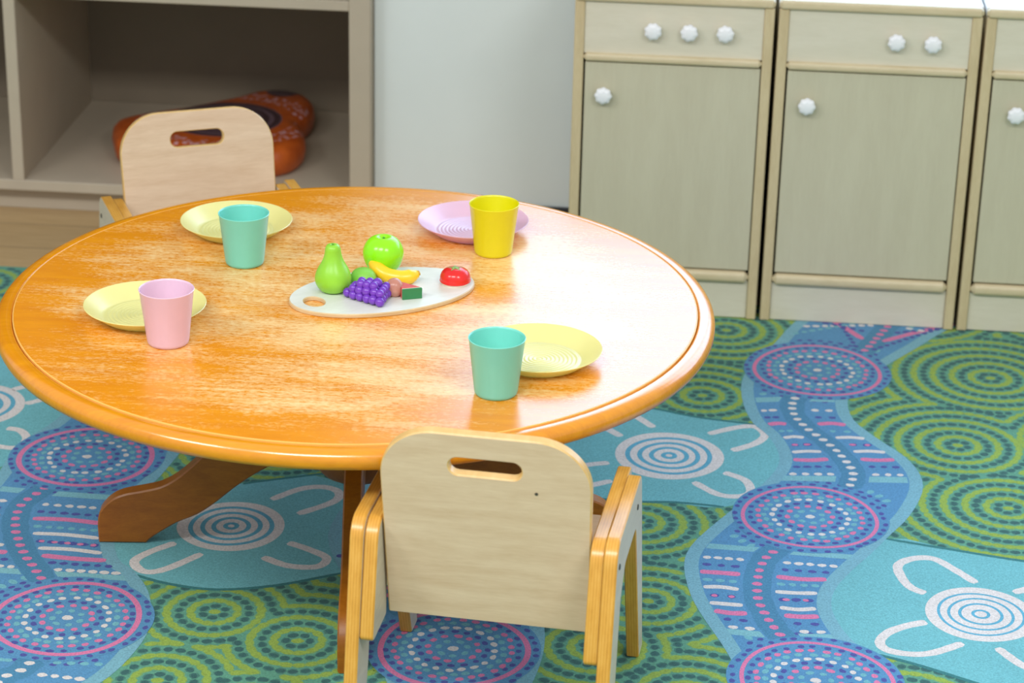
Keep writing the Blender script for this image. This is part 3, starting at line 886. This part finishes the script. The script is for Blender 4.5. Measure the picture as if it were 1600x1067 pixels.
def make_chair(label, loc, rz):
    c = thing('child_chair', label, 'chair', loc, rz, 'child chairs at the round table')
    for sgn in (-1, 1):
        x0 = 0.1707 if sgn > 0 else -0.1902
        v, f, mi = extrude(FRAME, [], 0.0195, 0.0018, lambda u, w_, t: (x0 + t, u, w_))
        sf = mesh_obj('side_frame', v, f, [M['laminate_side'], M['ply']], c, mi)
        xs = 0.1902 if sgn > 0 else -0.1902
        for (fy, fz) in ((-0.30, 0.315), (-0.11, 0.315)):
            vv, ff = lathe([(0.0, 0.0), (0.0045, 0.0), (0.0045, 0.0012), (0.003, 0.0018), (0.0, 0.0018)], 14)
            vv = [((xs + z * sgn), fy + a, fz + b) for a, b, z in vv]
            if sgn < 0: ff = [tuple(reversed(q)) for q in ff]
            mesh_obj('bolt', vv, ff, M['screw'], sf)
        x1 = 0.1505 if sgn > 0 else -0.1705
        v, f, mi = extrude(PLATE, [], 0.0200, 0.0018, lambda u, w_, t: (x1 + t, u, w_))
        mesh_obj('arm_plate', v, f, [M['laminate_side'], M['ply']], c, mi)
    L = 0.3256
    ol = rounded([(-0.1465, 0), (0.1465, 0), (0.150, L), (-0.150, L)], [0.003, 0.003, 0.078, 0.078], 14)
    sc = 0.2717
    slot = rounded([(-0.0515, sc - 0.0145), (0.0515, sc - 0.0145), (0.0515, sc + 0.0145), (-0.0515, sc + 0.0145)], 0.0135, 6)
    sl, cl = math.sin(LEAN), math.cos(LEAN)
    v, f, mi = extrude(ol, [slot], 0.016, 0.0018, lambda u, w_, t: (u, -0.265 - w_ * sl + t * cl, 0.185 + w_ * cl + t * sl))
    bk = mesh_obj('backrest', v, f, [M['birch'], M['ply_y']], c, mi)
    vv, ff = lathe([(0.0, 0.0), (0.0025, 0.0), (0.0025, 0.0006), (0.0, 0.0008)], 10)
    w0 = 0.238
    vv = [(0.072 + a, -0.265 - (w0 + b) * sl - z, 0.185 + (w0 + b) * cl) for a, b, z in vv]
    mesh_obj('screw', vv, ff, M['screw'], bk)
    v, f, mi = extrude(rounded([(-0.1500, -0.262), (0.1500, -0.262), (0.1500, 0.0), (-0.1500, 0.0)], [0.002, 0.002, 0.02, 0.02]), [], 0.015, 0.002, lambda u, w_, t: (u, w_, 0.226 + t))
    mesh_obj('seat', v, f, [M['birch'], M['ply_y']], c, mi)
    box('seat_rail', -0.171, 0.171, -0.20, -0.185, 0.19, 0.226, 0.002, M['laminate_side'], c)
    box('seat_rail', -0.171, 0.171, -0.058, -0.043, 0.19, 0.226, 0.002, M['laminate_side'], c)
    return c
make_chair('pale birch child chair seen from behind, nearest the camera', (-0.24, 3.315, 0), math.radians(-5.4))
make_chair('pale birch child chair across the table, in front of the shelf', (-0.836, 4.108, 0), math.radians(204.5))

# ------------------------------------------------------------------ tableware
def plastic(name, col, rough=0.28, trans=0.14):
    m, nt, b = nodes(name)
    v = objcoord(nt)
    f = noise(nt, v, 40)
    c = lin(col); d = tuple(x * 0.97 for x in c[:3]) + (1,)
    colr = ramp(nt, f, [(0.3, d), (0.7, c)])
    nt.links.new(colr, b.inputs['Base Color'])
    b.inputs['Roughness'].default_value = rough
    b.inputs['Specular IOR Level'].default_value = 0.8
    if trans:
        t = N(nt, 'ShaderNodeBsdfTranslucent')
        nt.links.new(colr, t.inputs['Color'])
        ms = N(nt, 'ShaderNodeMixShader')
        ms.inputs[0].default_value = trans
        nt.links.new(b.outputs[0], ms.inputs[1]); nt.links.new(t.outputs[0], ms.inputs[2])
        nt.links.new(ms.outputs[0], nt.nodes['Material Output'].inputs['Surface'])
    return m
MINT = plastic('mint_plastic', (128, 222, 204)); PINKC = plastic('pink_plastic_cup', (238, 202, 220))
YELC = plastic('yellow_plastic_cup', (238, 228, 6)); YELP = plastic('lemon_plastic_plate', (247, 241, 164), 0.28, 0.28)
PINKP = plastic('pink_plastic_plate', (244, 206, 224), 0.28, 0.28)
def plate_profile():
    p = [(0.0, 0.0012), (0.058, 0.0012), (0.060, 0.0), (0.064, 0.0), (0.068, 0.0018), (0.0945, 0.0206), (0.0966, 0.0219), (0.0970, 0.0229), (0.0962, 0.0235), (0.0946, 0.0229),
         (0.0700, 0.0062), (0.0660, 0.0040)]
    r = 0.0635
    while r > 0.004:
        p += [(r, 0.0034), (r - 0.0018, 0.0044), (r - 0.0040, 0.0044)]
        r -= 0.0066
    p.append((0.0, 0.0036))
    return p
PV, PF = lathe(plate_profile(), 96)
CUP = [(0.0, 0.0012), (0.026, 0.0012), (0.0270, 0.0), (0.0295, 0.0004), (0.0315, 0.0024), (0.0326, 0.006), (0.0418, 0.0870), (0.0427, 0.0885), (0.0428, 0.0896), (0.0420, 0.0902), (0.0410, 0.0896), (0.0404, 0.087),
       (0.0308, 0.0060), (0.0285, 0.0036), (0.0, 0.0034)]
CV, CF = lathe(CUP, 72)
def plate(x, y, mat, label):
    o = mesh_obj('plate', PV, PF, mat, loc=(x, y, TT), angle=50)
    tag(o, label, 'plate', 'plastic plates on the table')
def cup(x, y, mat, label):
    o = mesh_obj('cup', CV, CF, mat, loc=(x, y, TT), angle=50)
    tag(o, label, 'cup', 'plastic cups on the table')
plate(-0.794, 3.919, YELP, 'yellow plastic plate in front of the far chair, behind a mint cup')
plate(-0.386, 3.979, PINKP, 'pale pink plastic plate behind the yellow cup')
plate(-0.862, 3.513, YELP, 'yellow plastic plate at the left table edge behind the pink cup')
plate(-0.227, 3.418, YELP, 'yellow plastic plate right of a mint cup, in the glare')
cup(-0.751, 3.769, MINT, 'mint green plastic cup by the far chair, left of the pear')
cup(-0.341, 3.878, YELC, 'bright yellow plastic cup in front of the pink plate')
cup(-0.803, 3.412, PINKC, 'pink plastic cup in front of a yellow plate')
cup(-0.281, 3.288, MINT, 'mint green plastic cup behind the nearest chair back')

# ------------------------------------------------------------------ serving board and toy food
M['board'] = wood('pale_painted_board', (212, 211, 198), (228, 227, 216), (2, 9, 4), rough=0.35, base=5)
M['board_edge'] = wood('board_edge_wood', (196, 166, 120), (222, 196, 152), (3, 3, 20), rough=0.45)
ZB = TT + 0.0075
ba = math.radians(30)
ell = lambda a, b, n, cx=0, cy=0: [(cx + a * math.cos(2 * math.pi * i / n), cy + b * math.sin(2 * math.pi * i / n)) for i in range(n)]
v, f, mi = extrude(ell(0.159, 0.095, 72), [ell(0.0165, 0.022, 28, -0.1215, -0.006)], 0.0075, 0.0015, lambda u, w_, t: (u, w_, t))
bd = mesh_obj('serving_board', v, f, [M['board'], M['board_edge']], midx=mi, loc=(-0.502, 3.6605, TT))
bd.rotation_euler = (0, 0, ba)
tag(bd, 'oval whitewashed wooden serving board with a handle hole holding toy food', 'board')

def food_mat(name, c1, c2, rough=0.3, scale=14):
    m, nt, b = nodes(name)
    f = noise(nt, objcoord(nt), scale)
    nt.links.new(ramp(nt, f, [(0.3, lin(c1)), (0.7, lin(c2))]), b.inputs['Base Color'])
    b.inputs['Roughness'].default_value = rough
    return m
GPEAR = food_mat('pear_green', (134, 198, 42), (154, 216, 60), 0.35)
GAPPLE = food_mat('apple_green', (138, 226, 14), (160, 238, 32), 0.22)
GLIME = food_mat('lime_green', (126, 196, 62), (146, 208, 84), 0.45)
DARKSTEM = food_mat('green_stem', (92, 150, 40), (110, 168, 54), 0.5)
# pear: slightly lumpy turned body
def organic(profile, n, lump, seed, lobes=0):
    v, f = lathe(profile, n)
    rnd = random.Random(seed); ph = [rnd.random() * 6.28 for _ in range(4)]
    out = []
    for (x, y, z) in v:
        a = math.atan2(y, x)
        k = 1 + lump * (math.sin(2 * a + ph[0] + z * 60) + 0.6 * math.sin(3 * a + ph[1] - z * 40))
        if lobes: k += lump * 0.9 * math.cos(lobes * a)
        out.append((x * k, y * k, z))
    return out, f
pp = catmull([(0.0, 0.0025), (0.008, 0.0), (0.020, 0.0035), (0.0282, 0.015), (0.0296, 0.026), (0.0262, 0.038), (0.0195, 0.050), (0.0152, 0.060), (0.0132, 0.069), (0.0124, 0.075), (0.0095, 0.0805), (0.004, 0.0815), (0.0, 0.0800)], 3)
v, f = organic(pp, 48, 0.012, 3)
t = thing('toy_pear', 'light green toy pear standing upright on the serving board', 'toy pear', (-0.581, 3.643, ZB))
mesh_obj('pear_body', v, f, GPEAR, t, angle=80)
v, f = lathe([(0.0, 0.078), (0.0022, 0.078), (0.0018, 0.083), (0.0, 0.0835)], 10)
mesh_obj('stem', v, f, DARKSTEM, t)
ap = catmull([(0.0, 0.004), (0.008, 0.001), (0.016, 0.003), (0.0265, 0.013), (0.0325, 0.030), (0.0312, 0.043), (0.0245, 0.0545), (0.0145, 0.0605), (0.0075, 0.0600), (0.003, 0.0560), (0.0, 0.0550)], 4)
v, f = organic(ap, 56, 0.006, 9, 5)
t = thing('toy_apple', 'shiny bright green toy apple at the back of the board', 'toy apple', (-0.512, 3.738, ZB))
mesh_obj('apple_body', [(x * 1.04, y * 1.04, z * 1.05) for x, y, z in v], f, GAPPLE, t, angle=80)
v, f = lathe([(0.0, 0.054), (0.0022, 0.054), (0.0020, 0.0605), (0.0, 0.061)], 10)
mesh_obj('stem', [(x + 0.001, y, z + 0.003) for x, y, z in v], f, DARKSTEM, t)
lp = catmull([(0.0, 0.0), (0.018, 0.0), (0.0205, 0.002), (0.0218, 0.010), (0.0205, 0.018), (0.0155, 0.025), (0.008, 0.0285), (0.0, 0.0293)], 4)
v, f = organic(lp, 40, 0.006, 5)
o = mesh_obj('toy_lime', v, f, GLIME, loc=(-0.5365, 3.678, ZB), angle=50)
tag(o, 'plain green toy lime half between the pear and the apple', 'toy lime')
# banana
BAN = food_mat('banana_yellow', (250, 196, 24), (255, 212, 50), 0.3)
BTIP = food_mat('banana_tip', (214, 170, 60), (190, 140, 40), 0.5)
path = catmull([(-0.040, 0.016, 0.027), (-0.030, 0.006, 0.0205), (-0.012, -0.004, 0.0140), (0.010, -0.006, 0.0115), (0.026, 0.000, 0.0120), (0.036, 0.007, 0.0145)], 5)
def tube(path, rad, n=14, penta=0.0):
    v, f = [], []
    P = [Vector(p) for p in path]
    for i, p in enumerate(P):
        t = (P[min(i + 1, len(P) - 1)] - P[max(i - 1, 0)]).normalized()
        s = t.cross(Vector((0, 0, 1))).normalized(); u = s.cross(t)
        r = rad(i / (len(P) - 1))
        for k in range(n):
            a = 2 * math.pi * k / n
            q = r * (1 + penta * math.cos(5 * a))
            v.append(tuple(p + s * (q * math.cos(a)) + u * (q * math.sin(a))))
    for i in range(len(P) - 1):
        for k in range(n):
            j = (k + 1) % n
            f.append((i * n + k, i * n + j, (i + 1) * n + j, (i + 1) * n + k))
    f.append(tuple(range(n))[::-1]); f.append(tuple((len(P) - 1) * n + k for k in range(n)))
    # orient outward
    c = sum((Vector(v[q]) for q in f[0]), Vector()) / 4
    nrm = (Vector(v[f[0][1]]) - Vector(v[f[0][0]])).cross(Vector(v[f[0][2]]) - Vector(v[f[0][1]]))
    if nrm.dot(c - P[0]) < 0: f = [tuple(reversed(q)) for q in f]
    return v, f
t = thing('toy_banana', 'small yellow toy banana in front of the green apple', 'toy banana', (-0.487, 3.697, ZB))
v, f = tube(path, lambda s: 0.0122 * (0.50 + 0.5 * min(1, math.sin(math.pi * min(max(s, 0.03), 0.97)) * 1.7)), 15, 0.03)
bo = mesh_obj('banana_body', v, f, BAN, t, angle=60)
e = Vector(path[-1]); d = (Vector(path[-1]) - Vector(path[-3])).normalized()
v, f = tube([tuple(e - d * 0.001), tuple(e + d * 0.004)], lambda s: 0.0045, 10)
mesh_obj('tip', v, f, BTIP, t)
# grapes
GRAPE = food_mat('grape_purple', (100, 46, 164), (124, 66, 190), 0.22, 60)
def sphere_mesh(name, r, seg, rings, mat):
    v, f = lathe([(r * math.sin(math.pi * i / rings), -r * math.cos(math.pi * i / rings)) if 0 < i < rings else (0.0, -r if i == 0 else r) for i in range(rings + 1)], seg)
    o = mesh_obj(name, v, f, mat, angle=80)
    me = o.data; bpy.data.objects.remove(o); return me
GM = sphere_mesh('grape', 0.0079, 16, 10, GRAPE)
t = thing('toy_grapes', 'bunch of purple toy grapes lying at the front of the board', 'toy grapes', (-0.555, 3.6225, ZB), math.radians(-9))
rnd = random.Random(4)
for lay, (z, shrink) in enumerate(((0.0079, 1.0), (0.0180, 0.72), (0.0270, 0.40))):
    x = 0.002 + lay * 0.011
    while x < 0.066 - lay * 0.003:
        half = (0.002 + (x / 0.064) * 0.0245) * shrink
        k = max(1, int(round(2 * half / 0.0132)) + (1 if half > 0.004 else 0))
        for i in range(k):
            y = 0 if k == 1 else -half + 2 * half * i / (k - 1)
            g = bpy.data.objects.new('grape', GM)
            COL.objects.link(g); g.parent = t
            g.location = (x + rnd.uniform(-.0012, .0012), y + rnd.uniform(-.001, .001), z + rnd.uniform(-0.0002, 0.0012))
            s = rnd.uniform(0.92, 1.06) if lay else 1.0
            g.scale = (s, s, s)
        x += 0.0122
# fig-like piece
FIG = food_mat('pinkish_brown', (176, 112, 94), (206, 146, 126), 0.3, 30)
fp = catmull([(0.0, 0.0), (0.009, 0.0005), (0.0142, 0.007), (0.0150, 0.014), (0.0120, 0.023), (0.006, 0.0285), (0.0, 0.0298)], 4)
v, f = organic(fp, 32, 0.01, 8)
o = mesh_obj('toy_fig', v, f, FIG, loc=(-0.4800, 3.6395, ZB), angle=80)
tag(o, 'small rounded pinkish brown toy food piece beside the grapes', 'toy food')
# watermelon wedge
RIND = food_mat('melon_rind_green', (40, 118, 66), (58, 138, 82), 0.4); FLESH = food_mat('melon_flesh_red', (196, 60, 52), (222, 92, 84), 0.45); PITH = food_mat('melon_pith', (222, 206, 176), (232, 218, 190), 0.5)
t = thing('toy_watermelon_slice', 'toy watermelon wedge with green rind facing front and red flesh', 'toy melon', (-0.449, 3.626, ZB), math.atan2(0.012, 0.03))
def wedge(name, ol, mat, h=0.0185):
    v, f, mi = extrude(ol, [], h, 0.0008, lambda u, w_, t_: (u, w_, t_))
    return mesh_obj(name, v, f, mat, t)
wedge('rind', [(-0.0165, 0.0), (0.0165, 0.0), (0.0163, 0.0035), (-0.0163, 0.0035)], RIND)
wedge('pith', [(-0.0163, 0.0035), (0.0163, 0.0035), (0.0150, 0.0052), (-0.0163, 0.0052)], PITH)
wedge('flesh', [(-0.0163, 0.0052), (0.0150, 0.0052), (-0.0100, 0.036), (-0.0160, 0.036)], FLESH)
# tomato half
TOM = food_mat('tomato_red', (214, 24, 26), (232, 46, 40), 0.22); CAL = food_mat('calyx_green', (120, 150, 60), (150, 176, 80), 0.5); TCUT = food_mat('tomato_cut_face', (240, 226, 206), (248, 236, 220), 0.4)
t = thing('toy_tomato', 'shiny red toy tomato half at the right end of the board', 'toy tomato', (-0.388, 3.708, ZB))
tp = catmull([(0.0, 0.0035), (0.0235, 0.0035), (0.0250, 0.008), (0.0243, 0.0145), (0.0200, 0.0220), (0.0120, 0.0262), (0.005, 0.0268), (0.0, 0.0262)], 4)
v, f = organic(tp, 44, 0.006, 2, 6)
mesh_obj('tomato_body', v, f, TOM, t, angle=50)
v, f = lathe([(0.0, 0.0), (0.0222, 0.0), (0.0230, 0.0015), (0.0230, 0.0035), (0.0, 0.0035)], 40)
mesh_obj('cut_face', v, f, TCUT, t)
ol = []
for i in range(10):
    a = 2 * math.pi * i / 10; r = 0.0135 if i % 2 == 0 else 0.0045
    ol.append((r * math.cos(a + 0.5), r * math.sin(a + 0.5)))
v = [(0, 0, 0.0284)] + [(x, y, 0.0282 - 10 * (x * x + y * y)) for x, y in ol] + [(0, 0, 0.0262)] + [(x, y, 0.0262 - 12 * (x * x + y * y)) for x, y in ol]
f = []
for i in range(10):
    j = (i + 1) % 10
    f += [(0, 1 + i, 1 + j), (11, 12 + j, 12 + i), (1 + i, 12 + i, 12 + j, 1 + j)]
mesh_obj('calyx', v, f, CAL, t, smooth=False)
